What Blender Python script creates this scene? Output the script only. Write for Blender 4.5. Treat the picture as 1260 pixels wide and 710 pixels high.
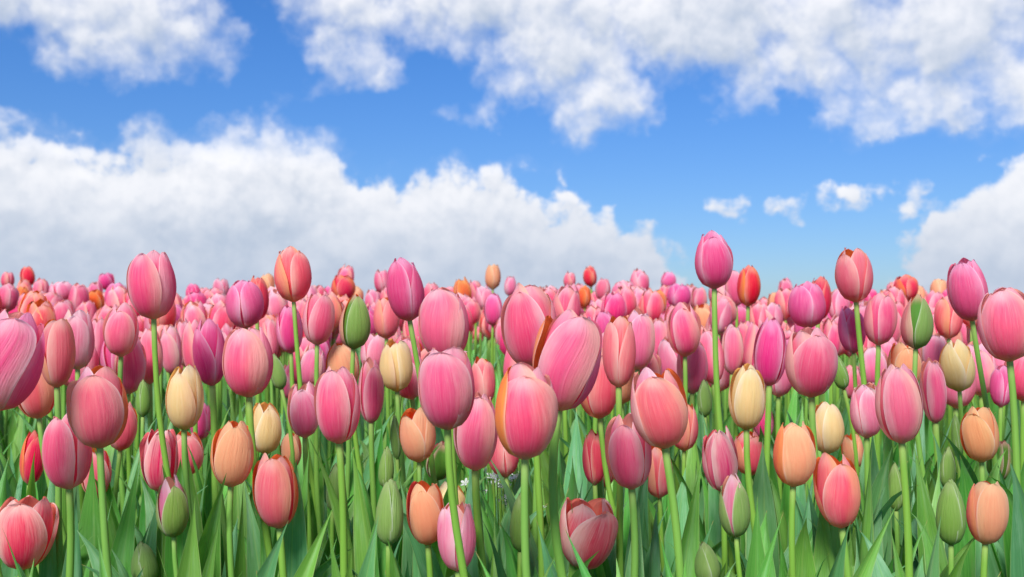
import bpy, math, random
from mathutils import Vector, Matrix
R = math.radians
rnd = random.Random(7)
for o in list(bpy.data.objects): bpy.data.objects.remove(o)
S = bpy.context.scene
COL = S.collection

# ------------------------------------------------------------ camera
W0, H0, LENS = 1260.0, 710.0, 35.0
F = W0 * LENS / 36.0
CAMZ, PITCH = 0.42, R(1.4)
cd = bpy.data.cameras.new('camera'); cam = bpy.data.objects.new('camera', cd); COL.objects.link(cam)
cd.lens = LENS; cd.sensor_width = 36; cd.clip_start = 0.02; cd.clip_end = 3000
cam.location = (0, 0, CAMZ); cam.rotation_euler = (math.pi / 2 + PITCH, 0, 0)
cd.dof.use_dof = True; cd.dof.focus_distance = 0.85; cd.dof.aperture_fstop = 13
S.camera = cam
CR = Matrix.Rotation(math.pi / 2 + PITCH, 3, 'X')
def at(px, py, d):
    "world point seen at photo pixel (px, py), d metres ahead"
    v = CR @ Vector(((px - 630) / F, (355 - py) / F, -1))
    return Vector((0, 0, CAMZ)) + v * (d / v.y)

# ------------------------------------------------------------ sun, sky
SUN_EL, SUN_AZ = R(46), R(197)      # azimuth clockwise from +Y: behind the camera, to the left
sd = bpy.data.lights.new('sun', 'SUN'); so = bpy.data.objects.new('sun', sd); COL.objects.link(so)
sd.energy = 3.6; sd.angle = R(18); sd.color = (1.0, 0.97, 0.93)
sv = Vector((math.sin(SUN_AZ) * math.cos(SUN_EL), math.cos(SUN_AZ) * math.cos(SUN_EL), math.sin(SUN_EL)))
so.rotation_euler = sv.to_track_quat('Z', 'Y').to_euler()
S.view_settings.view_transform = 'Standard'; S.view_settings.look = 'None'
S.view_settings.exposure = 0.74; S.view_settings.gamma = 1.0
S.render.engine = 'CYCLES'
S.cycles.max_bounces = 7; S.cycles.diffuse_bounces = 4; S.cycles.glossy_bounces = 2; S.cycles.transmission_bounces = 4; S.cycles.caustics_reflective = False; S.cycles.caustics_refractive = False

class NT:
    "tiny node-tree helper"
    def __init__(s, t): s.t = t; s.n = t.nodes; s.l = t.links
    def put(s, sock, v):
        if isinstance(v, bpy.types.NodeSocket): s.l.new(v, sock)
        elif v is not None:
            if hasattr(sock.default_value, '__len__') and isinstance(v, (tuple, list)) and len(sock.default_value) == 4 and len(v) == 3: v = (*v, 1)
            sock.default_value = v
    def m(s, op, a, b=None, c=None, clamp=False):
        n = s.n.new('ShaderNodeMath'); n.operation = op; n.use_clamp = clamp
        for i, v in enumerate((a, b, c)): s.put(n.inputs[i], v)
        return n.outputs[0]
    def v(s, op, a, b=None, c=None):
        n = s.n.new('ShaderNodeVectorMath'); n.operation = op
        for i, x in enumerate((a, b, c)):
            if x is not None: s.put(n.inputs[i], x)
        return n.outputs['Value'] if op in ('DOT_PRODUCT', 'LENGTH') else n.outputs[0]
    def mix(s, f, a, b, bt='MIX'):
        n = s.n.new('ShaderNodeMix'); n.data_type = 'RGBA'; n.blend_type = bt
        s.put(n.inputs[0], f); s.put(n.inputs[6], a); s.put(n.inputs[7], b)
        return n.outputs[2]
    def ss(s, x, lo, hi, a=0.0, b=1.0):
        n = s.n.new('ShaderNodeMapRange'); n.interpolation_type = 'SMOOTHSTEP'
        for i, v in enumerate((x, lo, hi, a, b)): s.put(n.inputs[i], v)
        return n.outputs[0]
    def noise(s, vec, scale, detail=4, rough=0.55, dist=0.0, dim='3D'):
        n = s.n.new('ShaderNodeTexNoise'); n.noise_dimensions = dim
        s.put(n.inputs['Vector'], vec); n.inputs['Scale'].default_value = scale
        n.inputs['Detail'].default_value = detail; n.inputs['Roughness'].default_value = rough
        n.inputs['Distortion'].default_value = dist
        return n
    def sep(s, v):
        n = s.n.new('ShaderNodeSeparateXYZ'); s.put(n.inputs[0], v); return n.outputs
    def comb(s, x, y, z=0.0):
        n = s.n.new('ShaderNodeCombineXYZ'); s.put(n.inputs[0], x); s.put(n.inputs[1], y); s.put(n.inputs[2], z); return n.outputs[0]

# clouds: (x, y, rx, ry) in units of 1/F radian of azimuth / elevation, origin at photo pixel (630, 355)
CLOUDS = [
 (40,15,105,75),(150,45,105,62),(225,68,72,40),(120,98,45,26),(-5,130,26,36),
 (-30,300,160,142),(100,310,130,112),(205,290,70,112),(235,300,100,120),(330,262,100,106),(300,300,120,130),(430,330,120,118),(570,310,115,103),(690,325,90,84),(765,345,75,60),(400,380,400,90),
 (450,15,85,55),(430,55,52,46),(465,85,30,25),(580,5,120,60),(700,40,120,78),(730,112,66,56),(655,85,60,48),(850,25,150,78),(910,92,36,52),(1000,55,100,80),(1045,115,55,62),(1150,60,105,92),(1120,140,80,40),(1235,135,70,58),(1290,60,60,80),
 (1250,285,90,84),(1190,335,110,74),(1135,300,30,24),
 (108,192,14,10,.3),(378,118,17,8,.3),(592,140,30,9,.3),(655,208,34,9,.3),(885,255,28,14,.2),(783,282,30,9,.3),(985,260,44,18,.2),(1030,243,50,12,.15),(1102,253,24,14,.2),(1133,216,16,6,.3),(1180,214,18,5,.3),
]
g = bpy.data.node_groups.new('cloud_shape', 'ShaderNodeTree')
g.interface.new_socket('P', in_out='INPUT', socket_type='NodeSocketVector')
g.interface.new_socket('F', in_out='OUTPUT', socket_type='NodeSocketFloat')
G = NT(g); gi = g.nodes.new('NodeGroupInput'); go = g.nodes.new('NodeGroupOutput')
P = gi.outputs[0]
w1 = G.noise(P, 1 / 60, 3, 0.55); w2 = G.noise(P, 1 / 16, 3, 0.6)
Pw = G.v('ADD', P, G.v('MULTIPLY', G.v('SUBTRACT', w1.outputs['Color'], (0.5, 0.5, 0.5)), (62, 50, 0)))
Pw = G.v('ADD', Pw, G.v('MULTIPLY', G.v('SUBTRACT', w2.outputs['Color'], (0.5, 0.5, 0.5)), (20, 18, 0)))
cur = None
for (cx, cy, rx, ry, *wk) in CLOUDS:
    if wk: rx *= 1.5; ry *= 1.6
    x, y = cx - 630, 355 - cy
    q = G.v('MULTIPLY_ADD', Pw, (1 / rx, 1 / ry, 0), (-x / rx, -y / ry, 0))
    d = G.v('DOT_PRODUCT', q, q)
    rm = math.sqrt(rx * ry)
    d = G.m('MULTIPLY_ADD', d, rm / 56, -rm / 56 + (wk[0] * 0.9 + 0.35 if wk else 0))       # about signed distance / 28 px
    cur = d if cur is None else G.m('SMOOTH_MIN', cur, d, 0.4)
f_in = G.m('MULTIPLY', cur, -1.0)
sx, sy, sz = G.sep(P)
big = G.noise(P, 1 / 330, 3, 0.5).outputs['Fac']           # clouds over the rest of the sky
gen = G.m('MULTIPLY', G.m('SUBTRACT', big, 0.52), 7.0)
outm = G.m('MAXIMUM', G.ss(G.m('ABSOLUTE', sx), 760, 950), G.ss(sy, 420, 560))
gen = G.m('ADD', gen, G.m('MULTIPLY', G.m('SUBTRACT', outm, 1.0), 12.0))
Ff = G.m('MAXIMUM', G.m('MAXIMUM', f_in, -1.6), gen)
Ff = G.m('MINIMUM', Ff, 2.2)
fb = G.noise(P, 1 / 52, 7, 0.60).outputs['Fac']
Ff = G.m('ADD', Ff, G.m('MULTIPLY', G.m('SUBTRACT', fb, 0.5), 2.7))
vo = g.nodes.new('ShaderNodeTexVoronoi'); vo.feature = 'SMOOTH_F1'; vo.voronoi_dimensions = '2D'
vo.inputs['Scale'].default_value = 1 / 44; vo.inputs['Detail'].default_value = 1.5; vo.inputs['Roughness'].default_value = 0.45; vo.inputs['Smoothness'].default_value = 0.35
G.put(vo.inputs['Vector'], Pw)
Ff = G.m('ADD', Ff, G.m('MULTIPLY', G.m('SUBTRACT', 0.66, vo.outputs['Distance']), 1.1))
G.put(go.inputs[0], Ff)

w = bpy.data.worlds.new('World'); S.world = w; w.use_nodes = True
for n in list(w.node_tree.nodes): w.node_tree.nodes.remove(n)
N = NT(w.node_tree)
tc = N.n.new('ShaderNodeTexCoord'); dx, dy, dz = N.sep(tc.outputs['Generated'])
az = N.m('ARCTAN2', dx, dy)
el = N.m('ARCSINE', dz)
Pc = N.comb(N.m('MULTIPLY', az, F), N.m('MULTIPLY', N.m('SUBTRACT', el, PITCH), F), 0.0)
def cf(p):
    n = N.n.new('ShaderNodeGroup'); n.node_tree = g; N.put(n.inputs[0], p); return n.outputs[0]
Fa = cf(Pc)
Fb = cf(N.v('ADD', Pc, (-10, 30, 0)))
Fc = cf(N.v('ADD', Pc, (-4, 12, 0)))
_, Py, _ = N.sep(Pc)
hi = N.ss(Py, 130, 200)                                    # the high cloud is thin and soft, the low cumulus crisp
dens = N.mix(hi, N.ss(Fa, -0.25, 0.55), N.m('MULTIPLY', N.ss(Fa, -0.85, 1.7), 0.95))
deep = N.ss(Fb, 0.4, 3.0)
edge = N.ss(N.m('SUBTRACT', Fa, Fc), -0.7, 0.9)
fine = N.noise(Pc, 1 / 110, 5, 0.45).outputs['Fac']
lit = N.m('ADD', N.m('MULTIPLY', N.m('SUBTRACT', 1.0, deep), 0.45), N.m('MULTIPLY', edge, 0.34))
lit = N.m('ADD', lit, N.m('MULTIPLY', N.m('SUBTRACT', fine, 0.35), 0.9), clamp=True)
low = N.ss(N.m('MULTIPLY', N.m('SUBTRACT', el, PITCH), F), 0, 150)   # cloud bases near the horizon are in shade
lit = N.m('MULTIPLY', lit, N.m('MULTIPLY_ADD', low, 0.66, 0.34))
CG = 10.0
cloud_col = N.mix(lit, tuple(c * CG for c in (0.41, 0.49, 0.62)), tuple(c * CG for c in (0.87, 0.875, 0.91)))
sky = N.n.new('ShaderNodeTexSky'); sky.sky_type = 'NISHITA'; sky.sun_disc = False
sky.sun_elevation = SUN_EL; sky.sun_rotation = SUN_AZ; sky.air_density = 1.0; sky.dust_density = 0.3; sky.ozone_density = 2.2
el01 = N.ss(el, 0.0, 0.33)
tint = N.mix(el01, (0.40, 0.56, 0.84), (0.30, 0.62, 1.06))
skyc = N.mix(1.0, sky.outputs[0], tint, 'MULTIPLY')
SKYGAIN = 1.15
skyc = N.v('SCALE', skyc); skyc.node.inputs['Scale'].default_value = SKYGAIN
allc = N.mix(dens, skyc, cloud_col)
bg = N.n.new('ShaderNodeBackground'); N.put(bg.inputs['Color'], allc); bg.inputs['Strength'].default_value = 0.068
wo = N.n.new('ShaderNodeOutputWorld'); N.l.new(bg.outputs[0], wo.inputs[0])
w.cycles.sampling_method = 'MANUAL'; w.cycles.sample_map_resolution = 512

# ------------------------------------------------------------ materials
def newmat(name):
    m = bpy.data.materials.new(name); m.use_nodes = True
    for n in list(m.node_tree.nodes): m.node_tree.nodes.remove(n)
    return m, NT(m.node_tree)
def finish(N, col, rough, transl, tcol=None, spec=0.4, bump=None, sheen=0.0):
    p = N.n.new('ShaderNodeBsdfPrincipled'); N.put(p.inputs['Base Color'], col)
    N.put(p.inputs['Roughness'], rough); p.inputs['Specular IOR Level'].default_value = spec
    p.inputs['Sheen Weight'].default_value = sheen
    if bump is not None:
        b = N.n.new('ShaderNodeBump'); b.inputs['Strength'].default_value = bump[1]; b.inputs['Distance'].default_value = bump[2]
        N.put(b.inputs['Height'], bump[0]); N.l.new(b.outputs[0], p.inputs['Normal'])
    sh = p.outputs[0]
    if transl > 0:
        t = N.n.new('ShaderNodeBsdfTranslucent'); N.put(t.inputs[0], tcol if tcol is not None else col)
        mx = N.n.new('ShaderNodeMixShader'); mx.inputs[0].default_value = transl
        N.l.new(sh, mx.inputs[1]); N.l.new(t.outputs[0], mx.inputs[2]); sh = mx.outputs[0]
    o = N.n.new('ShaderNodeOutputMaterial'); N.l.new(sh, o.inputs[0])

def petal_mat(name, body, deep, rim, base, inner, rimw=0.62, streak=0.5, flame=0.6, side=None, green=None):
    "body colour, deeper flame up the middle, paler rim, pale foot, other colour on the inner face"
    m, N = newmat(name)
    uv = N.n.new('ShaderNodeUVMap'); uv.uv_map = 'UV'
    U, V, _ = N.sep(uv.outputs[0])
    oi = N.n.new('ShaderNodeObjectInfo'); rn = oi.outputs['Random']
    sgn = N.m('MULTIPLY_ADD', U, 2.0, -1.0); e = N.m('ABSOLUTE', sgn)
    vec = N.comb(N.m('MULTIPLY', U, 15.0), N.m('MULTIPLY', V, 1.1), N.m('MULTIPLY', rn, 37.0))
    st = N.noise(vec, 1.0, 5, 0.62).outputs['Fac']
    vec2 = N.comb(N.m('MULTIPLY', U, 2.4), N.m('MULTIPLY', V, 1.6), N.m('MULTIPLY', rn, 91.0))
    bl = N.noise(vec2, 1.0, 3, 0.5).outputs['Fac']
    wob = N.m('MULTIPLY', N.m('SUBTRACT', st, 0.5), 0.30)
    bl2 = N.m('MULTIPLY', N.m('SUBTRACT', bl, 0.5), 1.0)
    rimm = N.m('MAXIMUM', N.ss(N.m('ADD', e, N.m('ADD', wob, bl2)), rimw, 1.08), N.ss(N.m('ADD', V, N.m('ADD', N.m('MULTIPLY', wob, 0.5), N.m('MULTIPLY', bl2, 0.35))), 0.74, 1.03))
    vn = N.noise(N.comb(N.m('MULTIPLY', U, 55.0), N.m('MULTIPLY', V, 2.2), N.m('MULTIPLY', rn, 17.0)), 1.0, 4, 0.65).outputs['Fac']
    c = N.mix(N.ss(st, 0.38, 0.68, 0.0, streak), body, deep)
    c = N.mix(N.ss(vn, 0.48, 0.70, 0.0, 0.38), c, rim)
    c = N.mix(N.ss(vn, 0.50, 0.30, 0.0, 0.30), c, deep)
    fl = N.m('MULTIPLY', N.ss(N.m('ADD', e, bl2), 0.75, 0.05), N.ss(V, 0.95, 0.3))
    c = N.mix(N.m('MULTIPLY', fl, flame), c, deep)
    c = N.mix(N.m('MULTIPLY', rimm, 0.85), c, rim)
    c = N.mix(N.ss(e, 0.90, 1.0, 0, 0.55), c, tuple(x * 0.35 + 0.62 for x in rim))  # highlight line along the petal edge, painted in as near-white colour
    if side is not None:                       # one flank of each petal flushed another colour
        fs = N.m('MULTIPLY', N.ss(N.m('ADD', sgn, bl2), -0.05, 1.15), N.ss(rn, 0.25, 0.6))
        c = N.mix(N.m('MULTIPLY', fs, 0.8), c, side)
    if green is not None:
        c = N.mix(N.m('MULTIPLY', N.ss(N.m('ADD', e, wob), 1.0, 0.45), N.ss(V, 1.0, 0.75)), c, green)
    c = N.mix(N.m('MULTIPLY', N.ss(N.m('SUBTRACT', V, N.m('MULTIPLY', wob, 0.25)), 0.16, 0.01), 0.7), c, base)
    hs = N.n.new('ShaderNodeHueSaturation'); pr, pg, pb = N.sep(oi.outputs['Color'])      # per-plant variation from the object colour
    N.put(hs.inputs['Hue'], N.m('ADD', N.m('MULTIPLY_ADD', pr, 0.014, 0.498), N.m('MULTIPLY', rn, 0.006))); N.put(hs.inputs['Saturation'], N.m('MULTIPLY_ADD', pg, 0.14, 1.07))
    N.put(hs.inputs['Value'], N.m('ADD', N.m('MULTIPLY_ADD', pb, 0.14, 0.94), N.m('MULTIPLY', rn, 0.06))); N.put(hs.inputs['Color'], c)
    geo = N.n.new('ShaderNodeNewGeometry')
    ic = N.mix(N.ss(st, 0.35, 0.7), inner, tuple(min(1, x * 1.25) for x in inner))
    cc = N.mix(geo.outputs['Backfacing'], hs.outputs[0], ic)
    spots = N.noise(N.comb(N.m('MULTIPLY', U, 60.0), N.m('MULTIPLY', V, 8.0), rn), 1.0, 4, 0.7).outputs['Fac']
    finish(N, cc, N.m('MULTIPLY_ADD', spots, 0.25, 0.46), 0.52, cc, 0.22, (N.m('ADD', st, N.m('MULTIPLY', spots, 0.35)), 0.8, 0.0016), 0.15)
    return m

OR = (0.86, 0.16, 0.03); RD = (0.75, 0.06, 0.05)
MAT = {
 'pink':   petal_mat('pink_petal',   (0.91, 0.32, 0.49), (0.84, 0.16, 0.34), (0.96, 0.66, 0.72), (0.88, 0.62, 0.55), (0.92, 0.34, 0.28), 0.36, 0.50, 0.60, side=(0.95, 0.55, 0.46)),
 'rose':   petal_mat('rose_petal',   (0.88, 0.25, 0.48), (0.80, 0.13, 0.36), (0.94, 0.54, 0.74), (0.82, 0.45, 0.50), (0.84, 0.16, 0.26), 0.55),
 'pale':   petal_mat('pale_petal',   (0.91, 0.40, 0.58), (0.86, 0.21, 0.42), (0.96, 0.76, 0.83), (0.90, 0.70, 0.60), (0.90, 0.36, 0.26), 0.40, 0.45, 0.5, side=(0.95, 0.66, 0.56)),
 'salmon': petal_mat('salmon_petal', (0.92, 0.35, 0.42), (0.86, 0.18, 0.29), (0.96, 0.64, 0.58), (0.90, 0.62, 0.44), OR, 0.42, 0.45, 0.6, side=(0.95, 0.48, 0.30)),
 'orange': petal_mat('orange_petal', (0.90, 0.30, 0.16), (0.84, 0.13, 0.14), (0.94, 0.48, 0.24), (0.86, 0.60, 0.32), OR, 0.45),
 'red':    petal_mat('red_petal',    (0.89, 0.20, 0.29), (0.82, 0.10, 0.20), (0.94, 0.46, 0.38), (0.86, 0.50, 0.38), RD, 0.50, side=(0.93, 0.36, 0.16)),
 'peach':  petal_mat('peach_petal',  (0.93, 0.56, 0.36), (0.90, 0.40, 0.28), (0.95, 0.68, 0.44), (0.86, 0.70, 0.40), OR, 0.55, 0.4, 0.45),
 'cream':  petal_mat('cream_petal',  (0.88, 0.78, 0.46), (0.84, 0.68, 0.34), (0.94, 0.88, 0.66), (0.60, 0.60, 0.24), (0.88, 0.42, 0.10), 0.55, 0.45, 0.3, side=(0.92, 0.64, 0.42)),
 'flame':  petal_mat('flamed_petal', (0.90, 0.40, 0.44), (0.80, 0.10, 0.20), (0.95, 0.74, 0.66), (0.88, 0.62, 0.48), (0.86, 0.22, 0.16), 0.30, 0.85, 0.7),
 'stripe': petal_mat('striped_petal',(0.88, 0.42, 0.50), (0.70, 0.07, 0.22), (0.94, 0.74, 0.70), (0.85, 0.62, 0.48), (0.78, 0.14, 0.16), 0.30, 0.95, 0.6),
 'bud':    petal_mat('green_bud_petal', (0.36, 0.52, 0.17), (0.26, 0.42, 0.11), (0.55, 0.66, 0.32), (0.30, 0.48, 0.14), (0.30, 0.36, 0.12), 0.72, 0.45, 0.35),
 'budpink': petal_mat('greenish_pink_petal', (0.50, 0.42, 0.20), (0.56, 0.34, 0.24), (0.80, 0.55, 0.42), (0.26, 0.38, 0.12), (0.66, 0.16, 0.16), 0.6, 0.5, 0.3, green=(0.17, 0.36, 0.08)),
}
def leaf_mat(name, c1, c2, c3):
    m, N = newmat(name)
    uv = N.n.new('ShaderNodeUVMap'); uv.uv_map = 'UV'
    U, V, _ = N.sep(uv.outputs[0])
    rn = N.n.new('ShaderNodeObjectInfo').outputs['Random']
    at_ = N.n.new('ShaderNodeAttribute'); at_.attribute_name = 'rnd'; ar = at_.outputs['Fac']
    rr = N.m('FRACT', N.m('ADD', rn, ar))
    st = N.noise(N.comb(N.m('MULTIPLY', U, 34.0), N.m('MULTIPLY', V, 1.6), N.m('MULTIPLY', rr, 50.0)), 1.0, 4, 0.6).outputs['Fac']
    bl = N.noise(N.comb(N.m('MULTIPLY', U, 2.5), N.m('MULTIPLY', V, 4.0), N.m('MULTIPLY', rr, 80.0)), 1.0, 4, 0.6).outputs['Fac']
    c = N.mix(N.ss(st, 0.35, 0.65), c1, c2)
    c = N.mix(N.ss(bl, 0.45, 0.75, 0, 0.7), c, c3)
    e = N.m('ABSOLUTE', N.m('MULTIPLY_ADD', U, 2.0, -1.0))
    c = N.mix(N.ss(e, 0.93, 1.0, 0, 0.6), c, (0.38, 0.48, 0.20))
    c = N.mix(N.ss(e, 0.10, 0.0, 0, 0.35), c, (0.28, 0.46, 0.12))
    c = N.mix(N.m('MULTIPLY', N.ss(N.m('ADD', V, N.m('MULTIPLY', N.m('SUBTRACT', bl, 0.5), 0.06)), 0.965, 0.995), N.ss(rr, 0.55, 0.6)), c, (0.45, 0.32, 0.12))
    hs = N.n.new('ShaderNodeHueSaturation')
    N.put(hs.inputs['Hue'], N.m('MULTIPLY_ADD', rr, 0.05, 0.475)); N.put(hs.inputs['Value'], N.m('MULTIPLY_ADD', N.m('FRACT', N.m('MULTIPLY', rr, 5.7)), 0.5, 0.80)); N.put(hs.inputs['Color'], c)
    finish(N, hs.outputs[0], N.m('MULTIPLY_ADD', bl, 0.3, 0.30), 0.28, N.mix(1.0, hs.outputs[0], (1.2, 1.25, 0.5), 'MULTIPLY'), 0.45, (st, 0.5, 0.0010))
    return m
LEAF = leaf_mat('leaf_green', (0.105, 0.33, 0.05), (0.17, 0.44, 0.075), (0.25, 0.50, 0.19))
LEAFB = leaf_mat('leaf_blue_green', (0.09, 0.29, 0.095), (0.14, 0.38, 0.14), (0.27, 0.49, 0.28))
m, N_ = newmat('stem_green')
tcs = N_.n.new('ShaderNodeTexCoord'); nz = N_.noise(N_.v('MULTIPLY', tcs.outputs['Object'], (400, 400, 14)), 1.0, 3).outputs['Fac']
rn_ = N_.n.new('ShaderNodeObjectInfo').outputs['Random']
uv_ = N_.n.new('ShaderNodeUVMap'); uv_.uv_map = 'UV'; _, Vs, _ = N_.sep(uv_.outputs[0])
c_ = N_.mix(nz, (0.15, 0.34, 0.035), (0.25, 0.46, 0.07))
c_ = N_.mix(N_.m('MULTIPLY', N_.ss(rn_, 0.3, 1.0), 0.5), c_, (0.16, 0.36, 0.09))
c_ = N_.mix(N_.ss(Vs, 0.93, 1.0, 0, 0.5), c_, (0.42, 0.52, 0.17))
finish(N_, c_, 0.42, 0.12, None, 0.4, (nz, 0.3, 0.0006)); STEM = m
m, N_ = newmat('soil'); tcs = N_.n.new('ShaderNodeTexCoord')
nz = N_.noise(tcs.outputs['Object'], 14, 8, 0.65).outputs['Fac']; nf = N_.noise(tcs.outputs['Object'], 0.8, 4).outputs['Fac']
c_ = N_.mix(nz, (0.05, 0.04, 0.025), (0.10, 0.085, 0.05)); c_ = N_.mix(N_.ss(nf, 0.35, 0.6), c_, (0.07, 0.12, 0.03))
finish(N_, c_, 0.9, 0, None, 0.2, (nz, 0.8, 0.02)); SOIL = m
m, N_ = newmat('white_floret'); finish(N_, (0.80, 0.82, 0.78), 0.5, 0.25); WHITE = m
m, N_ = newmat('yellow_eye'); finish(N_, (0.75, 0.60, 0.10), 0.6, 0.0); YEL = m

# ------------------------------------------------------------ geometry helpers
def clamp(x, a, b): return max(a, min(b, x))
def smooth(a, b, x):
    t = clamp((x - a) / (b - a), 0, 1); return t * t * (3 - 2 * t)
def ground_z(y):
    if y < 0.7: return 0.0
    z = 0.032 * (min(y, 3.6) - 0.7)
    if y > 3.6: z -= 0.75 * smooth(3.6, 9.0, y)
    return z
class MB:
    def __init__(s): s.v = []; s.f = []; s.uv = []; s.mi = []; s.r = []
    def grid(s, pts, uvs, nu, nv, mi=0, r=0.0, flip=False):
        b = len(s.v); s.v += pts; s.r += [r] * len(pts)
        for i in range(nu - 1):
            for j in range(nv - 1):
                q = [i * nv + j, i * nv + j + 1, (i + 1) * nv + j + 1, (i + 1) * nv + j]
                if flip: q.reverse()
                s.f.append([b + k for k in q]); s.uv += [uvs[k] for k in q]; s.mi.append(mi)
    def build(s, name, mats, parent=None, loc=None):
        me = bpy.data.meshes.new(name); me.from_pydata(s.v, [], s.f)
        uv = me.uv_layers.new(name='UV'); uv.data.foreach_set('uv', [c for p in s.uv for c in p])
        me.polygons.foreach_set('material_index', s.mi)
        me.polygons.foreach_set('use_smooth', [True] * len(s.f))
        a = me.attributes.new('rnd', 'FLOAT', 'POINT'); a.data.foreach_set('value', s.r)
        for m in (mats if isinstance(mats, list) else [mats]): me.materials.append(m)
        o = bpy.data.objects.new(name, me); COL.objects.link(o)
        if loc is not None: o.location = loc
        if parent is not None: o.parent = parent
        return o

def add_petal(mb, H, Rm, th0, rad, p, nu=15, nv=11, mi=0, rg=rnd, M=None):
    """one petal: a curved patch wrapped on the bloom's egg shape. p: um (widest height), top (radius left at the tip),
    half (half width / Rm), opn (lean out), point (0 round .. 1 pointed), ruf (ruffle)"""
    um = p.get('um', 0.45); top = p.get('top', 0.46); Hn = H / p.get('oh', 1.0) if rad > 0.97 else H
    if rad > 0.97 and 'oh' not in p: H = H * 0.955
    half = p.get('half', 1.0) * (0.94 if p.get('half', 1) > 1.15 else 1) * rg.uniform(0.95, 1.05)
    point = p.get('point', 0.25); ruf = p.get('ruf', 0.02); opn = p.get('opn', 0.0) * rg.uniform(0.6, 1.3)
    ir = p.get('irr', 1.0); hh = H * (1.0 - ir * rg.random() ** 1.3 * (0.12 if rad > 0.97 else 0.09)); skew = p['skew'] if 'skew' in p else rg.uniform(-0.34, 0.34) * ir; half *= 1 + ir * rg.uniform(-0.10, 0.12)
    tw = rg.uniform(0.02, 0.07) * p.get('tw', 1.0); ph = rg.uniform(0, 6.28); ph2 = rg.uniform(0, 6.28)
    if rad < 0.97: ruf *= 0.6
    curl = rg.uniform(-0.01, 0.10) if rad > 0.97 else rg.uniform(-0.05, 0.05); lean = rg.uniform(-0.05, 0.05); rib = rg.uniform(0.0, 0.035) * p.get('rib', 1.0)
    pts = []; uvs = []
    for i in range(nu):
        s = i / (nu - 1); u = 0.5 - 0.5 * math.cos(math.pi * (0.5 * s + 0.5 * s ** 0.9)) if False else 1 - (1 - s) ** 1.45
        if u < um:
            t = u / um
            wd = half * (0.30 + 0.70 * math.sin(t * math.pi / 2) ** 0.8)
        else:
            t = (u - um) / (1 - um)
            w_round = max(0.0, 1 - t ** 2.2) ** 0.58; w_point = max(0.0, 1 - t ** 1.5) ** 0.95
            wd = half * (w_round * (1 - point) + w_point * point)
        ua = u * hh / Hn; ta_ = ua / um if ua < um else (ua - um) / (1 - um)
        r = (1 - (1 - ta_) ** 2) ** 0.52 if ua < um else 1 - (1 - top) * ta_ ** 2.0
        r *= rad
        z = 0.985 * u + 0.015 * math.sin(u * 3)
        for j in range(nv):
            v = 2 * j / (nv - 1) - 1
            vv = v
            rr = max(r, 0.06)
            ang = clamp(wd * vv / rr, -1.75, 1.75) if r > 0.12 else clamp(wd * vv / 0.5, -1.2, 1.2)
            ro = r + tw * vv * smooth(0.1, 0.5, u) * (1 - 0.4 * u)
            ro += ruf * smooth(0.45, 1.0, u) * math.sin(vv * 5.2 + ph + u * 5) * (0.4 + abs(vv))
            ro -= rib * math.exp(-(vv / 0.16) ** 2) * smooth(0.12, 0.5, u)
            ro += 0.02 * math.sin(3.1 * u + ph2) * math.cos(1.7 * vv + ph)
            ro += curl * vv * vv * smooth(0.35, 0.9, u)
            ro += opn * (u ** 1.6) * 1.3
            ro -= (0.04 if rad > 0.97 else 0.09) * smooth(0.80, 1.0, u) * p.get('tipin', 1.0)
            zz = z * hh + ruf * Rm * 0.8 * math.sin(vv * 7 + ph2) * smooth(0.6, 1, u) - opn * 0.12 * hh * u * u
            a = th0 + ang + lean * u + skew * smooth(0.25, 1.0, u)
            q = Vector((ro * Rm * math.sin(a), -ro * Rm * math.cos(a), zz))
            if M is not None: q = M @ q
            pts.append(tuple(q)); uvs.append(((v + 1) / 2, u))
    mb.grid(pts, uvs, nu, nv, mi, rg.random())

def add_tube(mb, path, r0, r1, n=8, mi=0, r=0.0):
    pts = []; uvs = []
    up = Vector((0, 1, 0))
    for i, c in enumerate(path):
        t = (path[min(i + 1, len(path) - 1)] - path[max(i - 1, 0)]).normalized()
        a = t.cross(up).normalized(); b = a.cross(t).normalized(); k = i / (len(path) - 1)
        rr = r0 + (r1 - r0) * k
        for j in range(n + 1):
            q = c + (a * math.cos(2 * math.pi * j / n) + b * math.sin(2 * math.pi * j / n)) * rr
            pts.append(tuple(q)); uvs.append((j / n, k))
    mb.grid(pts, uvs, len(path), n + 1, mi, r, True)

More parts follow.
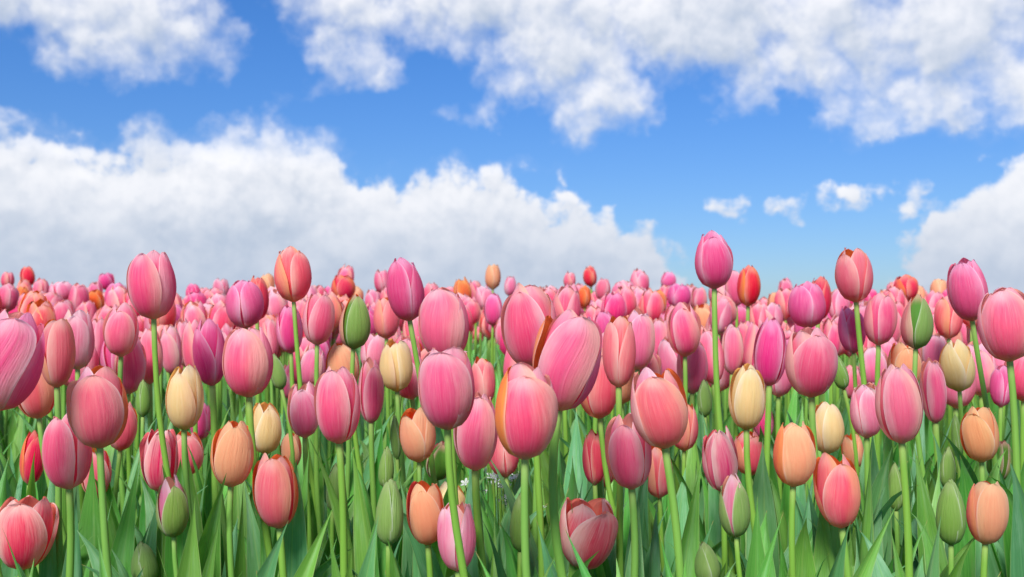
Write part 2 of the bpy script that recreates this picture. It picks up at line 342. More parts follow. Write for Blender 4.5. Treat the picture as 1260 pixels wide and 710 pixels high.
def add_leaf(mb, base, tip, w, arch=0.25, twist=0.0, fold=0.35, nu=16, nv=7, mi=0, rg=rnd, face=None, cx=0.18):
    "lance-shaped blade from base to tip, sheathing the stem, folded along its midrib and arching over"
    base = Vector(base); tip = Vector(tip); d = tip - base; hz = Vector((d.x, d.y, 0)); L = d.length
    if hz.length < 1e-4: hz = Vector((0.01, -0.01, 0))
    ctrl = base + Vector((d.x * cx, d.y * cx, abs(d.z) * (0.62 + arch) + arch * hz.length))
    hz.normalize()
    side0 = Vector((-hz.y, hz.x, 0)) if face is None else Vector((math.cos(face), math.sin(face), 0))
    ph = rg.uniform(0, 6.28); un = rg.uniform(0.02, 0.10)
    pts = []; uvs = []
    for i in range(nu):
        t = i / (nu - 1)
        c = base * (1 - t) ** 2 + ctrl * 2 * t * (1 - t) + tip * t * t
        tg = ((ctrl - base) * (1 - t) + (tip - ctrl) * t).normalized()
        sd_ = side0 - tg * side0.dot(tg); sd_.normalize()
        nm = sd_.cross(tg).normalized()
        a = twist * t * t
        s2 = sd_ * math.cos(a) + nm * math.sin(a); n2 = nm * math.cos(a) - sd_ * math.sin(a)
        ww = w * 0.5 * (math.sin(math.pi * min(1, (t * 0.86 + 0.14)) ** 0.85) ** 0.8 if t < 1 else 0) * (1 if t < 0.999 else 0)
        ww = w * 0.5 * max(0.0, (0.45 + 0.55 * smooth(0, 0.38, t)) * (1 - smooth(0.42, 1.02, t) ** 1.15))
        fo = fold * (1.25 - 0.7 * t)
        for j in range(nv):
            v = 2 * j / (nv - 1) - 1
            q = c + s2 * (v * ww * math.cos(fo * 0.9)) + n2 * (abs(v) ** 1.35 * ww * math.sin(fo * 1.4)) + n2 * (un * ww * math.sin(t * 11 + ph + v * 1.5) * abs(v))
            pts.append(tuple(q)); uvs.append(((v + 1) / 2, t))
    mb.grid(pts, uvs, nu, nv, mi, rg.random())

SHAPE = {
 'pink': dict(ruf=0.026), 'rose': dict(point=0.35, top=0.40), 'pale': dict(ruf=0.045, top=0.52), 'salmon': dict(point=0.2), 'orange': dict(point=0.3), 'red': dict(point=0.4, top=0.4),
 'peach': dict(point=0.1, top=0.5, um=0.45), 'cream': dict(point=0.35, top=0.34, um=0.42), 'flame': dict(ruf=0.06, top=0.5), 'stripe': dict(ruf=0.09, top=0.5, point=0.5, half=0.85),
 'bud': dict(irr=0.15, tipin=0.1, point=0.8, top=0.07, um=0.36, half=1.35, ruf=0.004, tw=0.5, rib=1.0), 'budpink': dict(irr=0.5, tipin=0.3, point=0.75, top=0.16, um=0.38, half=0.95, ruf=0.01, tw=0.8),
}
HSTD = {'bud': 0.052, 'budpink': 0.058, 'peach': 0.060, 'cream': 0.061}

PLANTS = []     # records for labels
def plant(cx, yt, yb, wpx, kind, d=None, tilt=None, sx=None, rot=None, opn=0.0, leaves=None, shape=None, label=None, short=None, hero=False, pm=None, po=None):
    """a whole tulip plant standing on the ground whose bloom spans yt..yb around cx in the photograph"""
    hpx = yb - yt
    if d is None: d = F * HSTD.get(kind, 0.066) / hpx
    rg = random.Random(int(cx * 131 + yt * 17))
    top_pt = at(cx, yt, d); bot = at(cx, yb, d)
    H = (top_pt - bot).length; Rm = 0.5 * wpx / F * d * 0.95
    if sx is None: sx = cx + rg.uniform(-10, 10) * (1.0 if d < 1.5 else 0.3)
    # stem foot: follow the lean seen at the bottom of the frame, then straighten to the ground
    if yb < 690:
        p710 = at(sx, 710, d); slope = (p710.x - bot.x) / max(0.03, (bot.z - p710.z))
    else: slope = 0.0
    gz = ground_z(d)
    drop = bot.z - gz
    footx = bot.x + slope * (min(drop, 0.25) + 0.35 * max(0, drop - 0.25)) * 0.95
    if abs(sx - cx) < 1: footx = bot.x
    foot = Vector((footx, d + rg.uniform(-0.008, 0.02), ground_z(d)))
    if tilt is None: tilt = math.degrees(math.atan(-slope * 0.75)) * 0.5 + rg.uniform(-5, 5)
    name = 'tulip_bud' if kind in ('bud',) else 'tulip'
    e = bpy.data.objects.new(name, None); COL.objects.link(e); e.location = foot; e.empty_display_size = 0.03
    # bloom base in local coords; keep the bloom centred on cx when tilted
    ta = R(tilt); bc = bot.copy(); bc.x -= math.sin(ta) * H * 0.5
    lb = bc - foot
    M = Matrix.Rotation(ta, 3, 'Y') @ Matrix.Rotation(R(rg.uniform(-5, 3)), 3, 'X')
    path = []
    n = 14 if d < 1.6 else 8
    axis = M @ Vector((0, 0, 1))
    c1 = Vector((lb.x * 0.25, lb.y * 0.2, lb.z * 0.45)); c2 = lb - axis * lb.z * 0.35
    for i in range(n + 1):
        t = i / n
        q = c1 * (3 * t * (1 - t) ** 2) + c2 * (3 * t * t * (1 - t)) + (lb + axis * H * 0.015) * t ** 3
        q = q + Vector((math.sin(t * 6.5 + cx) * 0.0022, math.cos(t * 5 + cx) * 0.002, 0)) * math.sin(math.pi * t)
        path.append(q)
    mb = MB(); sr = 0.0028 * rg.uniform(0.88, 1.1) * clamp(H / 0.064, 0.8, 1.1)
    add_tube(mb, path, sr * 1.25, sr * 0.95, 10 if d < 1.4 else 6)
    mb.build('stem', STEM, e)
    p = dict(SHAPE[kind]); p['opn'] = opn
    if shape: p.update(shape)
    if rot is None: rot = rg.uniform(-60, 60)
    big = hpx > 38
    pc = (rg.random(), rg.random(), rg.random(), 1)
    nu, nv = (21, 15) if hpx > 75 else (15, 11) if big else (9, 7)
    far = MB()
    for ring in (0, 1):
        for k in range(3):
            th = R(rot + 120 * k + (60 if ring else 0) + rg.uniform(-7, 7))
            rad = 1.0 if ring == 0 else 0.865
            if opn > 0 and ring: rad = 0.86
            tgt = MB() if big else far; pq = dict(p); pq['opn'] = (po or {}).get(k + 3 * ring, opn)
            add_petal(tgt, H * (p.get('oh', 1.0) if ring == 0 else 1.0), Rm, th, rad, pq, nu, nv, 0, rg, M)
            pk = (pm or {}).get(k + 3 * ring, kind)
            
            if big: tgt.build('petal', MAT[pk], e, lb).color = pc
    if not big: far.build('flower_head', MAT[kind], e, lb).color = pc
    # leaves, as parts of the plant
    nl = leaves if leaves is not None else (3 if d < 1.1 else 2 if d < 2.4 else 1)
    for k in range(nl):
        a = rg.uniform(0, 6.28) if rg.random() < 0.55 else rg.choice([0, math.pi]) + rg.uniform(-0.6, 0.6)
        reach = rg.uniform(0.03, 0.11); hl = min(lb.z - 0.02, lb.z * rg.uniform(0.50, 0.80), 0.31)
        if d < 0.95: hl = min(hl, 0.24)
        tip = Vector((math.cos(a) * reach, math.sin(a) * reach * 0.7, hl))
        mb = MB(); add_leaf(mb, (0.002 * math.cos(a), 0.002 * math.sin(a), 0), tip, rg.uniform(0.026, 0.052) * (1 if d < 1.6 else 0.7), rg.uniform(0.0, 0.2), rg.uniform(-1.2, 1.2), rg.uniform(0.2, 0.6), 16 if d < 1.5 else 9, 7 if d < 1.5 else 5, 0, rg)
        mb.build('leaf', rg.choice([LEAF, LEAFB]), e)
    PLANTS.append(dict(o=e, cx=cx, cy=(yt + yb) / 2, h=hpx, w=wpx, d=d, kind=kind, label=label, short=short, yt=yt, hero=bool(label)))
    return e

# ------------------------------------------------------------ ground
mb = MB(); ys = [-300, -60, -10, -2, 0, 0.7] + [0.7 + 0.5 * k for k in range(1, 8)] + [4.6, 5.2, 6, 7, 8, 9, 14, 40, 150, 600, 1500]
xs = [-1500, -300, -60, -15, -6, -3, -1.5, 0, 1.5, 3, 6, 15, 60, 300, 1500]
pts = [(x, y, ground_z(y)) for y in ys for x in xs]; uvs = [(x, y) for y in ys for x in xs]
gr = mb.grid(pts, uvs, len(ys), len(xs), 0, 0, False); go_ = mb.build('ground', SOIL); go_['kind'] = 'structure'

# ------------------------------------------------------------ the tulips one can pick out (left tile; most recur 692 px to the right)
T = 692
# (cx, ytop, ybottom, width, kind, options, label, short, copies: 'L' left only, 'B' both)
CAT = [
 (187,304,394,60,'pink',dict(sx=224,rot=-18,tilt=-3),'tall plump pink tulip standing against the grey cloud at left','tall plump pink tulip','L'),
 (879,282,357,50,'rose',dict(sx=905,rot=10,tilt=0,d=1.02),'tallest tulip of the right half, deep pink against blue sky','tallest right-hand tulip','L'),
 (921,325,378,30,'red',dict(sx=921,rot=30),'dark rose tulip just right of the tallest right-hand tulip','dark rose back tulip','L'),
 (905,330,378,26,'pink',dict(sx=905,d=1.75),None,None,'L'),
 (150,370,440,43,'pink',dict(rot=5,sx=152),'egg shaped pink tulip standing clear of the back rows, {s}','egg shaped pink tulip','B'),
 (699,378,507,82,'pink',dict(sx=738,rot=-16,tilt=11,opn=0.08,pm={2:'orange',3:'rose',1:'rose'},po={2:0.20,0:0.10,5:0.0,3:0.0,4:0.0},shape=dict(point=0.0,top=0.55,half=1.02,skew=0.55,irr=0.5),d=0.72),'large pink tulip with overlapping folded petals right of centre','large folded pink tulip','C'),
 (70,385,478,42,'salmon',dict(sx=78,rot=50,opn=0.10,pm={3:'orange',1:'orange'}),'slender salmon tulip opening to show its orange inside, {s}','slender open salmon tulip','B'),
 (93,378,456,44,'pale',dict(rot=0,sx=97,d=1.12),'pale pink tulip with whitish rim behind the slender salmon one, {s}','pale rimmed tulip','B'),
 (120,448,553,72,'salmon',dict(sx=140,rot=6,shape=dict(half=1.1,top=0.55),pm={2:'pale',5:'pale',1:'orange',3:'salmon'},po={2:0.06}),'broad coral pink tulip with a pale left petal, {s}','broad coral tulip','B'),
 (42,432,516,52,'salmon',dict(sx=82,rot=25),'coral tulip with an orange petal edge tucked behind the folded tulip, {s}','coral tulip with orange edge','B'),
 (228,444,530,47,'cream',dict(sx=258,rot=-8,tilt=2),'creamy white tulip with closed pointed petals, {s}','creamy white tulip','B'),
 (82,505,603,59,'pink',dict(sx=84,rot=-14,tilt=-4),'smooth oval pink tulip below the broad coral one, {s}','smooth oval pink tulip','B'),
 (39,527,598,30,'red',dict(sx=38,rot=40,d=0.98),'narrow crimson tulip beside the smooth oval pink one, {s}','narrow crimson tulip','B'),
 (30,607,702,66,'flame',dict(sx=30,rot=20,opn=0.22,tilt=4,shape=dict(ruf=0.06)),'loosely opened salmon tulip with pale ruffled tips low among leaves near the bottom, {s}','loosely opened low tulip','B'),
 (117,545,614,38,'salmon',dict(sx=120,d=1.0),'small coral tulip half hidden below the broad coral one, {s}','small half hidden coral tulip','B'),
 (150,492,556,36,'salmon',dict(sx=150,d=1.05),'coral tulip peeking out behind the right flank of the broad coral one, {s}','peeking coral tulip','B'),
 (195,523,606,46,'stripe',dict(sx=200,rot=10,d=0.92,tilt=-2,opn=0.02),'striped crimson and white tulip with ruffled petals, {s}','striped ruffled tulip','B'),
 (230,527,586,42,'salmon',dict(sx=232,rot=20,d=1.1),'coral tulip right beside the striped ruffled one, {s}','coral tulip beside striped one','B'),
 (212,582,662,40,'budpink',dict(sx=222,rot=35,tilt=-3,shape=dict(top=0.32,point=0.6,half=1.0,oh=0.86,ruf=0.04),d=0.82,pm={0:'bud',1:'bud',2:'bud',3:'pale',4:'pale',5:'pale'}),'green and pink half opened bud under the striped tulip, {s}','green and pink opening bud','B'),
 (177,664,722,33,'bud',dict(sx=178,tilt=-8,d=0.86),'green tulip bud wrapped in leaves at the bottom edge, {s}','low green bud','B'),
 (257,388,476,42,'rose',dict(sx=262,rot=-30,d=1.0),'deep pink tulip directly behind the plump pink one, {s}','deep pink tulip behind','B'),
 (238,392,462,30,'pink',dict(sx=238,d=1.22),None,None,'B'),
 (160,412,486,40,'pink',dict(sx=162,d=1.2),None,None,'B'),
 (183,402,474,34,'pink',dict(sx=186,d=1.25),None,None,'B'),
 (210,397,462,28,'pale',dict(sx=210,d=1.35,rot=0),None,None,'B'),
 (226,390,452,26,'pink',dict(sx=226,d=1.42),None,None,'B'),
 (120,388,450,28,'pink',dict(sx=120,d=1.4),None,None,'B'),
 (175,466,514,19,'bud',dict(sx=177,d=1.15,tilt=-2),'slim green bud standing among stems under the back rows, {s}','slim green bud','B'),
 (117,355,390,24,'orange',dict(rot=0),'small apricot orange tulip in the back row, {s}','small apricot tulip','B'),
 (131,333,358,20,'rose',dict(),'small magenta tulip rising above the apricot one, {s}','small magenta tulip','B'),
 (34,326,354,18,'red',dict(tilt=-6),'small crimson tulip leaning above the back row, {s}','small leaning crimson tulip','B'),
 (301,342,405,48,'rose',dict(sx=303,rot=-58,d=1.22),'broad rose tulip with a central seam, left of the tall salmon one, {s}','broad rose tulip','B'),
 (316,338,396,30,'red',dict(sx=318,d=1.4),None,None,'B'),
 (359,301,373,47,'salmon',dict(sx=412,rot=-55,tilt=-4),'tall salmon tulip on a long leaning stem against the sky, {s}','tall salmon tulip','B'),
 (305,398,490,64,'pink',dict(sx=340,rot=-6,tilt=-2,d=0.86,shape=dict(half=1.3)),'plump pink tulip beneath the broad rose one, {s}','plump pink tulip','B'),
 (331,390,444,24,'pink',dict(sx=331,d=1.4),None,None,'B'),
 (356,372,436,34,'rose',dict(sx=362,rot=20,d=1.18,tilt=-4),'rose tulip under the head of the tall salmon one, {s}','rose tulip under the salmon one','B'),
 (391,357,426,40,'pink',dict(sx=405,rot=30,d=1.12),'oval pink tulip right of the tall salmon one, {s}','oval pink tulip','B'),
 (340,354,396,26,'pale',dict(d=1.7),None,None,'B'),
 (437,360,431,40,'budpink',dict(sx=476,rot=28,tilt=4,d=0.95,shape=dict(point=0.6),pm={0:'bud',1:'bud',2:'salmon',3:'salmon',4:'salmon',5:'budpink'}),'pointed green and pink bud held high on a thin stem, {s}','high green and pink bud','B'),
 (422,336,372,30,'red',dict(rot=40,opn=0.05),'small tulip with a scarlet petal in the back row, {s}','small scarlet edged tulip','B'),
 (436,350,380,24,'peach',dict(),'small peach tulip behind the high green bud, {s}','small peach tulip','B'),
 (475,362,418,34,'salmon',dict(sx=475,rot=50,d=1.35),'salmon tulip behind and left of the tall magenta one, {s}','salmon tulip at magenta one','B'),
 (487,415,483,43,'cream',dict(sx=500,rot=-50,tilt=-3),'cream yellow tulip with a dark seam between petals, {s}','cream yellow seamed tulip','B'),
 (422,418,482,42,'peach',dict(sx=424,rot=0,d=1.15),'peach orange tulip below the high green bud, {s}','peach orange tulip','B'),
 (384,424,478,36,'pale',dict(sx=384,d=1.3),'pale salmon tulip behind the pair of large pink ones, {s}','pale salmon tulip','B'),
 (374,467,540,42,'pale',dict(sx=376,rot=15,d=0.95),'pale coral tulip touching the larger pink one on its right, {s}','pale coral tulip','B'),
 (416,446,547,58,'pink',dict(sx=424,rot=-8,tilt=-2),'large bright pink tulip with a stem straight below it, {s}','large bright pink tulip','B'),
 (356,447,492,26,'pink',dict(sx=356,d=1.5),None,None,'B'),
 (456,438,522,32,'pink',dict(sx=458,d=1.02),None,None,'B'),
 (460,408,460,34,'pale',dict(sx=460,d=1.42),None,None,'B'),
 (341,433,480,20,'bud',dict(sx=348,tilt=-14,d=1.05),'green bud leaning behind the plump pink tulip, {s}','leaning green bud','B'),
 (286,516,600,54,'peach',dict(sx=288,rot=10,tilt=3,d=0.82,pm={2:'orange'}),'apricot tulip with an orange left edge on a straight stem, {s}','apricot tulip','B'),
 (326,491,560,43,'cream',dict(sx=328,rot=20,d=0.98),'cream tulip with orange tinted rim behind the apricot one, {s}','cream tulip with orange rim','B'),
 (339,553,651,56,'salmon',dict(sx=346,rot=-3,tilt=-6,pm={1:'orange'},shape=dict(point=0.1,top=0.55)),'magenta and orange tulip low in front of the leaves, {s}','low magenta and orange tulip','B'),
 (358,530,578,27,'peach',dict(sx=358,d=1.1),'small peach tulip behind the low magenta one, {s}','small low peach tulip','B'),
 (411,568,630,20,'bud',dict(sx=412,d=0.98),'narrow green bud under the large bright pink tulip, {s}','narrow green bud','B'),
 (479,587,672,36,'bud',dict(sx=476,rot=-45,d=0.77,tilt=1),'fat green bud with a dark seam near the bottom, {s}','fat green bud','B'),
 (475,548,602,20,'bud',dict(sx=475,d=0.98),'smaller green bud behind the fat seamed bud, {s}','smaller green bud','B'),
 (487,508,566,14,'bud',dict(sx=489,d=1.05),'thin green bud left of the peach cream tulip, {s}','thin green bud','B'),
 (247,490,542,28,'rose',dict(sx=247,d=1.25),None,None,'B'),
 (498,314,396,48,'rose',dict(sx=560,rot=-40,tilt=-9,d=0.98),'tall magenta pink tulip leaning left against the sky, {s}','tall magenta tulip','B'),
 (546,350,446,66,'pink',dict(sx=560,rot=-18,d=0.90,shape=dict(half=1.25)),'big pink tulip directly right of the tall magenta one, {s}','big pink tulip','B'),
 (514,498,570,46,'peach',dict(sx=515,rot=-35,tilt=-3,d=0.93),'peach cream tulip with a rounded head above green buds, {s}','peach cream tulip','B'),
 (541,540,592,33,'budpink',dict(sx=541,d=1.02,tilt=10),'greenish opening bud with a red tip beside the peach cream tulip, {s}','greenish opening bud','B'),
 (524,587,671,48,'peach',dict(sx=522,rot=8,opn=0.05,d=0.80,pm={2:'red'}),'peach tulip with scarlet left edge beside the fat green bud, {s}','peach tulip with scarlet edge','B'),
 (553,590,650,44,'cream',dict(sx=553,d=0.96),'cream peach tulip between the scarlet edged one and a stem at centre','cream peach tulip','L'),
 (561,613,704,50,'pale',dict(sx=564,rot=-60,tilt=-3,d=0.78,shape=dict(point=0.2)),'low pale pink tulip at the bottom centre with seamed petals','low pale pink tulip','L'),
 (550,422,530,73,'pink',dict(sx=579,rot=-9,tilt=-1,d=0.72,shape=dict(um=0.46,top=0.62,point=0.0,half=1.35)),'large blunt topped pink tulip at the centre','large blunt pink tulip','L'),
 (647,444,567,79,'pink',dict(sx=662,rot=4,tilt=1,d=0.66,pm={2:'orange'},shape=dict(top=0.5,half=1.42,point=0.05)),'largest tulip at centre, pink with an orange red left edge','largest central tulip','L'),
 (586,478,580,56,'pink',dict(sx=608,rot=0,d=0.82),'pink tulip between the blunt topped one and the largest one','pink tulip between the large ones','L'),
 (618,520,588,42,'salmon',dict(sx=640,d=0.98),'coral tulip hidden under the lower left of the largest one','half hidden central tulip','L'),
 (594,436,500,32,'salmon',dict(sx=594,d=1.1),'coral tulip behind and right of the blunt topped one','coral tulip behind the centre','L'),
 (652,345,455,72,'pink',dict(sx=660,rot=-22,d=0.86,opn=0.03,shape=dict(half=1.2)),'big pink tulip right behind the largest central one','big pink central tulip','L'),
 (697,349,410,38,'pink',dict(sx=697,d=1.35),None,None,'L'),
 (607,359,402,24,'rose',dict(),'small rose tulip in the gap right of centre back row','small rose tulip','L'),
 (628,338,366,16,'pale',dict(),None,None,'L'),
 (569,340,376,24,'orange',dict(),'small orange pink tulip above the big pink one','small orange pink tulip','L'),
 (531,346,380,22,'pink',dict(),None,None,'L'),
 (640,605,680,27,'bud',dict(sx=643,rot=-40,d=0.85),'slim green bud right of centre near the bottom','slim central bud','L'),
 (745,540,600,30,'salmon',dict(sx=745,d=1.1),None,None,'L'),
 (740,425,500,34,'salmon',dict(sx=742,d=1.0),'coral tulip right behind the large folded one','coral tulip behind folded one','L'),
 (668,385,470,34,'orange',dict(sx=668,d=0.95),'orange petalled tulip at the left shoulder of the folded one','orange shouldered tulip','L'),
 (1233,445,502,28,'rose',dict(sx=1233,d=1.12,rot=50),'dark wine pink tulip at the right edge','dark wine tulip','L'),
 (75,344,374,32,'pale',dict(d=2.3),None,None,'B'),
 (50,341,372,20,'pink',dict(d=2.4),None,None,'B'),
 (61,358,396,34,'pink',dict(d=2.0),None,None,'B'),
 (27,350,380,18,'orange',dict(d=2.3),None,None,'B'),
 (9,333,356,16,'pink',dict(d=2.9),None,None,'B'),
 (10,347,385,24,'pink',dict(d=2.0),None,None,'B'),
 (143,346,382,30,'rose',dict(d=2.1),None,None,'B'),
 (214,372,408,32,'rose',dict(d=1.9),None,None,'B'),
 (262,358,388,20,'peach',dict(d=2.3),None,None,'B'),
 (254,371,412,36,'pale',dict(d=1.75),None,None,'B'),
 (404,376,428,28,'pink',dict(d=1.6),None,None,'B'),
]
done = 0
for row in CAT:
    cx, yt, yb, wd, kind, o, lab, sh, mode = row
    sides = {'L': [(0, '')], 'B': [(0, 'left half'), (T, 'right half')], 'C': [(0, ''), (-T, '')]}[mode]
    for off, side in sides:
        k = dict(o)
        if cx + off > 1300: continue
        k['sx'] = k.get('sx', cx) + off
        l = lab
        if lab and '{s}' in lab:
            if cx + off > 0: l = lab.replace('{s}', side)
        s_ = (('left ' if side.startswith('left') else 'right ' if side else '') + sh) if sh else None
        if mode == 'C' and off: l = 'pink tulip with folded petals cut by the left edge of the view'; s_ = 'edge folded tulip'
        plant(cx + off, yt, yb, wd, kind, label=l, short=s_, **k)

# ------------------------------------------------------------ the crowd behind: single plants in the gaps
GAPS = [(228, 330, 250, 384), (730, 330, 764, 356), (583, 398, 618, 440), (440, 425, 462, 560), (0, 0, 0, 0)]
kinds_far = ['pink'] * 14 + ['rose'] * 5 + ['pale'] * 8 + ['salmon'] * 4 + ['peach'] + ['peach']
placed = [(p['cx'], p['cy'], p['w'], p['h'], p['d'], 0.38) for p in PLANTS]
def try_fill(count, dlo, dhi, ytf, xmin=-40, xmax=1300, tries=6000):
    n = 0
    for _ in range(tries):
        if n >= count: break
        d = rnd.uniform(dlo, dhi); h = F * 0.070 / d * rnd.uniform(0.88, 1.1); wd = h * rnd.uniform(0.58, 0.70)
        cx = rnd.uniform(xmin, xmax); yt = ytf(d) + rnd.gauss(0, 9) - (rnd.random() < 0.10) * rnd.uniform(2, 8)
        cy = yt + h / 2
        if any(a - wd / 2 < cx < c + wd / 2 and yt < e_ and yt + h > b for a, b, c, e_ in GAPS): continue
        bad = False
        for (qx, qy, qw, qh, qd, lim) in placed:
            ox = (wd + qw) / 2 - abs(cx - qx); oy = (h + qh) / 2 - abs(cy - qy)
            if ox > 0 and oy > 0:
                fr = min(ox, wd, qw) * min(oy, h, qh)
                if qd > d - 0.03 and fr > lim * qw * qh: bad = True; break          # do not hide what stands behind
                if qd <= d and fr > 0.68 * wd * h: bad = True; break              # nor vanish behind what stands before
                if abs(qd - d) < 0.035 and ox > 0.3 * wd: bad = True; break
        if bad: continue
        placed.append((cx, cy, wd, h, d, 0.55)); n += 1
        plant(cx, yt, yt + h, wd, rnd.choice(kinds_far), d=d, sx=cx + rnd.uniform(-3, 3), tilt=rnd.uniform(-10, 10))
    return n
a = try_fill(48, 1.95, 2.8, lambda d: 360 - (d - 1.95) * 16)
b = try_fill(50, 1.55, 2.0, lambda d: 383 - (d - 1.55) * 40)
c = try_fill(38, 1.15, 1.6, lambda d: 418 - (d - 1.15) * 60)
print('fill', a, b, c, 'plants', len(PLANTS))

# ------------------------------------------------------------ stuff: leaves between the plants, far blooms, florets
rg = random.Random(21)
mb = MB()
def wild(x, y, hmax, wlo, whi, nu=9, nv=5):
    a = rg.uniform(0, 6.28); rr = rg.uniform(0.01, 0.095); gz = ground_z(y)
    h = hmax * rg.uniform(0.6, 1.0)
    add_leaf(mb, (x, y, gz), (x + math.cos(a) * rr, y + math.sin(a) * rr, gz + h), rg.uniform(wlo, whi), rg.uniform(0, 0.25), rg.uniform(-1.4, 1.4), rg.uniform(0.15, 0.7), nu, nv, rg.choice([0, 0, 1]), rg)
for y0, y1, cnt, hm, wl, wh in ((0.60, 0.85, 280, 0.25, 0.024, 0.050), (0.85, 1.3, 760, 0.30, 0.016, 0.042), (1.3, 2.2, 900, 0.31, 0.010, 0.026), (2.2, 4.2, 1300, 0.33, 0.012, 0.028), (4.2, 6.5, 700, 0.32, 0.02, 0.035)):
    for _ in range(cnt):
        y = rg.uniform(y0, y1); x = rg.uniform(-1, 1) * (0.62 * y + 0.25)
        wild(x, y, hm, wl, wh, 12 if y < 1.3 else 7, 5 if y < 1.3 else 3)
lf = mb.build('tulip_foliage', [LEAF, LEAFB]); lf['kind'] = 'stuff'; lf['label'] = 'dense green tulip leaves growing between the stems over the whole bed'; lf['category'] = 'leaves'
mb = MB(); kk = ['pink', 'rose', 'pale', 'salmon', 'pink']
for q_ in range(900):
    y = rg.uniform(3.3, 6.0) if q_ > 420 else rg.uniform(1.5, 3.2); x = rg.uniform(-1, 1) * (0.62 * y + 0.3); gz = ground_z(y)
    hs_ = rg.uniform(0.30, 0.37) if y < 3.3 else rg.uniform(0.20, 0.27); k = rg.randrange(5)
    add_tube(mb, [Vector((x, y, gz)), Vector((x, y, gz + hs_ * 0.5)), Vector((x, y, gz + hs_))], 0.003, 0.003, 5, 5)
    Mx = Matrix.Translation((x, y, gz + hs_)) @ Matrix.Rotation(rg.uniform(-0.15, 0.15), 4, 'Y')
    p = dict(SHAPE[kk[k]]); rot = rg.uniform(0, 120)
    for i in range(6):
        add_petal(mb, 0.068, 0.022, R(rot + i * 60), 1.0 if i % 2 else 0.9, p, 6, 5, k, rg, Mx)
fo = mb.build('far_tulips', [MAT[k] for k in kk] + [STEM]); fo['kind'] = 'stuff'; fo['label'] = 'distant pink tulips filling the far slope behind the last rows'; fo['category'] = 'tulips'
mb = MB()
for _ in range(60):
    px, py, d = rg.gauss(612, 24), rg.uniform(580, 665), rg.uniform(1.0, 1.25)
    q = at(px, py, d); r0 = rg.uniform(0.005, 0.008)
    Mx = Matrix.Translation(q) @ Matrix.Rotation(rg.uniform(-0.9, 0.9), 4, 'X') @ Matrix.Rotation(rg.uniform(-0.9, 0.9), 4, 'Y')
    for i in range(5):
        a0 = i * 1.2566
        pts = []; uvs = []
        for s in range(4):
            for t_ in range(3):
                rr = r0 * s / 3; aa = a0 + (t_ - 1) * 0.52 * math.sin(0.3 + s / 3 * 2.5)
                pts.append(tuple(Mx @ Vector((rr * math.cos(aa), rr * math.sin(aa), 0.25 * rr * s / 3)))); uvs.append((0, 0))
        mb.grid(pts, uvs, 4, 3, 0, 0)
    q2 = Vector((q.x, q.y + 0.01, ground_z(d))); add_tube(mb, [q2, (q + q2) / 2 + Vector((0.004, 0, 0)), q], 0.0009, 0.0007, 4, 1)
wf = mb.build('small_white_flowers', [WHITE, STEM]); wf['kind'] = 'stuff'; wf['label'] = 'small white flowers low between the stems at the centre'; wf['category'] = 'white flowers'

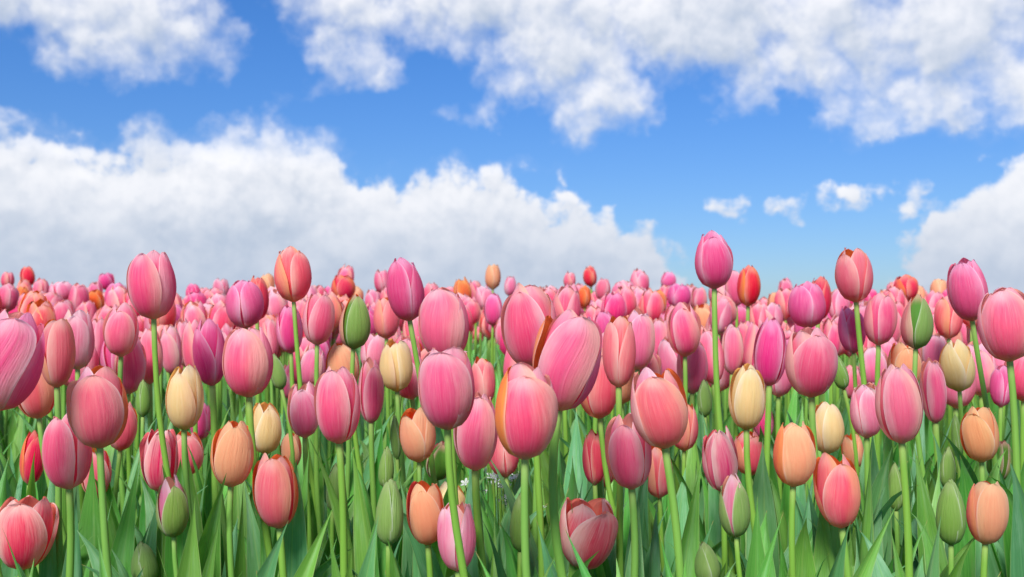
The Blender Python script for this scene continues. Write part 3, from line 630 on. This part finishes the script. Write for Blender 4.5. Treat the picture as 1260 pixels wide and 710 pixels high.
# broad leaves one can pick out: (tip x, tip y, x at y 710, width m, depth, blue?) each given to the nearest plant at its foot
for (tx, ty, bx, wd, d, blue) in [(172,562,142,0.034,0.86,0),(120,658,142,0.030,0.72,0),(2,648,62,0.030,0.70,0),(94,598,90,0.030,0.84,1),(186,640,150,0.030,0.9,1),(411,622,352,0.036,0.74,0),(381,548,362,0.032,0.88,0),
        (404,652,428,0.034,0.70,0),(272,630,262,0.026,0.70,0),(300,590,326,0.034,0.90,1),(355,640,312,0.046,0.76,1),(466,634,424,0.040,0.74,1),(585,678,640,0.036,0.66,0),(240,610,225,0.04,0.8,0),(432,545,462,0.034,0.92,0),(505,600,530,0.034,0.88,1),
        (20,600,5,0.03,0.9,1),(660,640,690,0.035,0.8,1),(700,600,655,0.03,0.9,0)]:
    for off in (0, T):
        if tx + off > 1300: continue
        tip = at(tx + off, ty, d); b710 = at(bx + off, 712, d)
        sl = (b710.x - tip.x) / (tip.z - b710.z + 0.02)
        want = Vector((b710.x + sl * 0.10, d, 0))
        near = [p for p in PLANTS if p['d'] < 1.15 and p.get('extra', 0) < 2]
        p = min(near, key=lambda p: (p['o'].location - want).length); p['extra'] = p.get('extra', 0) + 1
        e = p['o']; b = e.location + (want - e.location) * min(1, 0.04 / max(1e-4, (want - e.location).length)); b.z = e.location.z
        mb = MB(); add_leaf(mb, b - e.location, tip - e.location, wd * 0.9, 0.0, rnd.uniform(-0.5, 0.5), 0.5, 20, 9, 0, rnd, face=rnd.uniform(-0.5, 0.5), cx=0.45)
        mb.build('leaf', LEAFB if blue else LEAF, e)

# ------------------------------------------------------------ labels
CW = {'pink': 'pink', 'rose': 'rose pink', 'pale': 'pale pink', 'salmon': 'salmon pink', 'orange': 'orange', 'red': 'crimson', 'peach': 'peach', 'cream': 'cream', 'stripe': 'striped', 'flame': 'salmon', 'bud': 'green', 'budpink': 'green and pink'}
ORD = ['', 'second ', 'third ', 'fourth ', 'fifth ', 'sixth ', 'seventh ', 'eighth ', 'ninth ', 'tenth ']
marks = [p for p in PLANTS if p['short'] and 0 < p['cx'] < 1260]
used = {}
for p in sorted(PLANTS, key=lambda p: p['cx']):
    e = p['o']
    bud = p['kind'] == 'bud'
    e['category'] = 'tulip bud' if bud else 'tulip'
    e['group'] = 'green tulip buds still closed' if bud else 'pink and peach tulips blooming in the field'
    if p['label'] and 0 < p['cx']: used.setdefault(p['label'], []).append(p); continue
    best = min((m for m in marks if m is not p), key=lambda m: math.hypot(m['cx'] - p['cx'], (m['cy'] - p['cy']) * 1.3))
    dx, dy = p['cx'] - best['cx'], p['cy'] - best['cy']
    if abs(dx) > abs(dy): where = 'right of' if dx > 0 else 'left of'
    else: where = 'below' if dy > 0 else 'above'
    size = 'tiny far' if p['h'] < 25 else 'small' if p['h'] < 34 else 'medium' if p['h'] < 60 else 'large'
    p['parts'] = (size, CW[p['kind']], where, best['short']); p['dist'] = math.hypot(dx, dy)
    used.setdefault((size + ' ' + CW[p['kind']], where, best['short']), []).append(p)
for key, ps in used.items():
    if isinstance(key, str):
        for p in ps: p['o']['label'] = key
        if len(ps) > 1: print('DUP', key)
        continue
    ps.sort(key=lambda p: p['dist'])
    for i, p in enumerate(ps):
        o_ = ORD[i] + ('nearest ' if i or len(ps) > 1 else '')
        p['o']['label'] = '%s%s %s %s the %s' % (o_, key[0], 'bud' if p['kind'] == 'bud' else 'tulip', key[1], key[2])
labs = [p['o']['label'] for p in PLANTS]
print('unique labels', len(set(labs)), len(labs), 'max words', max(len(l.split()) for l in labs))
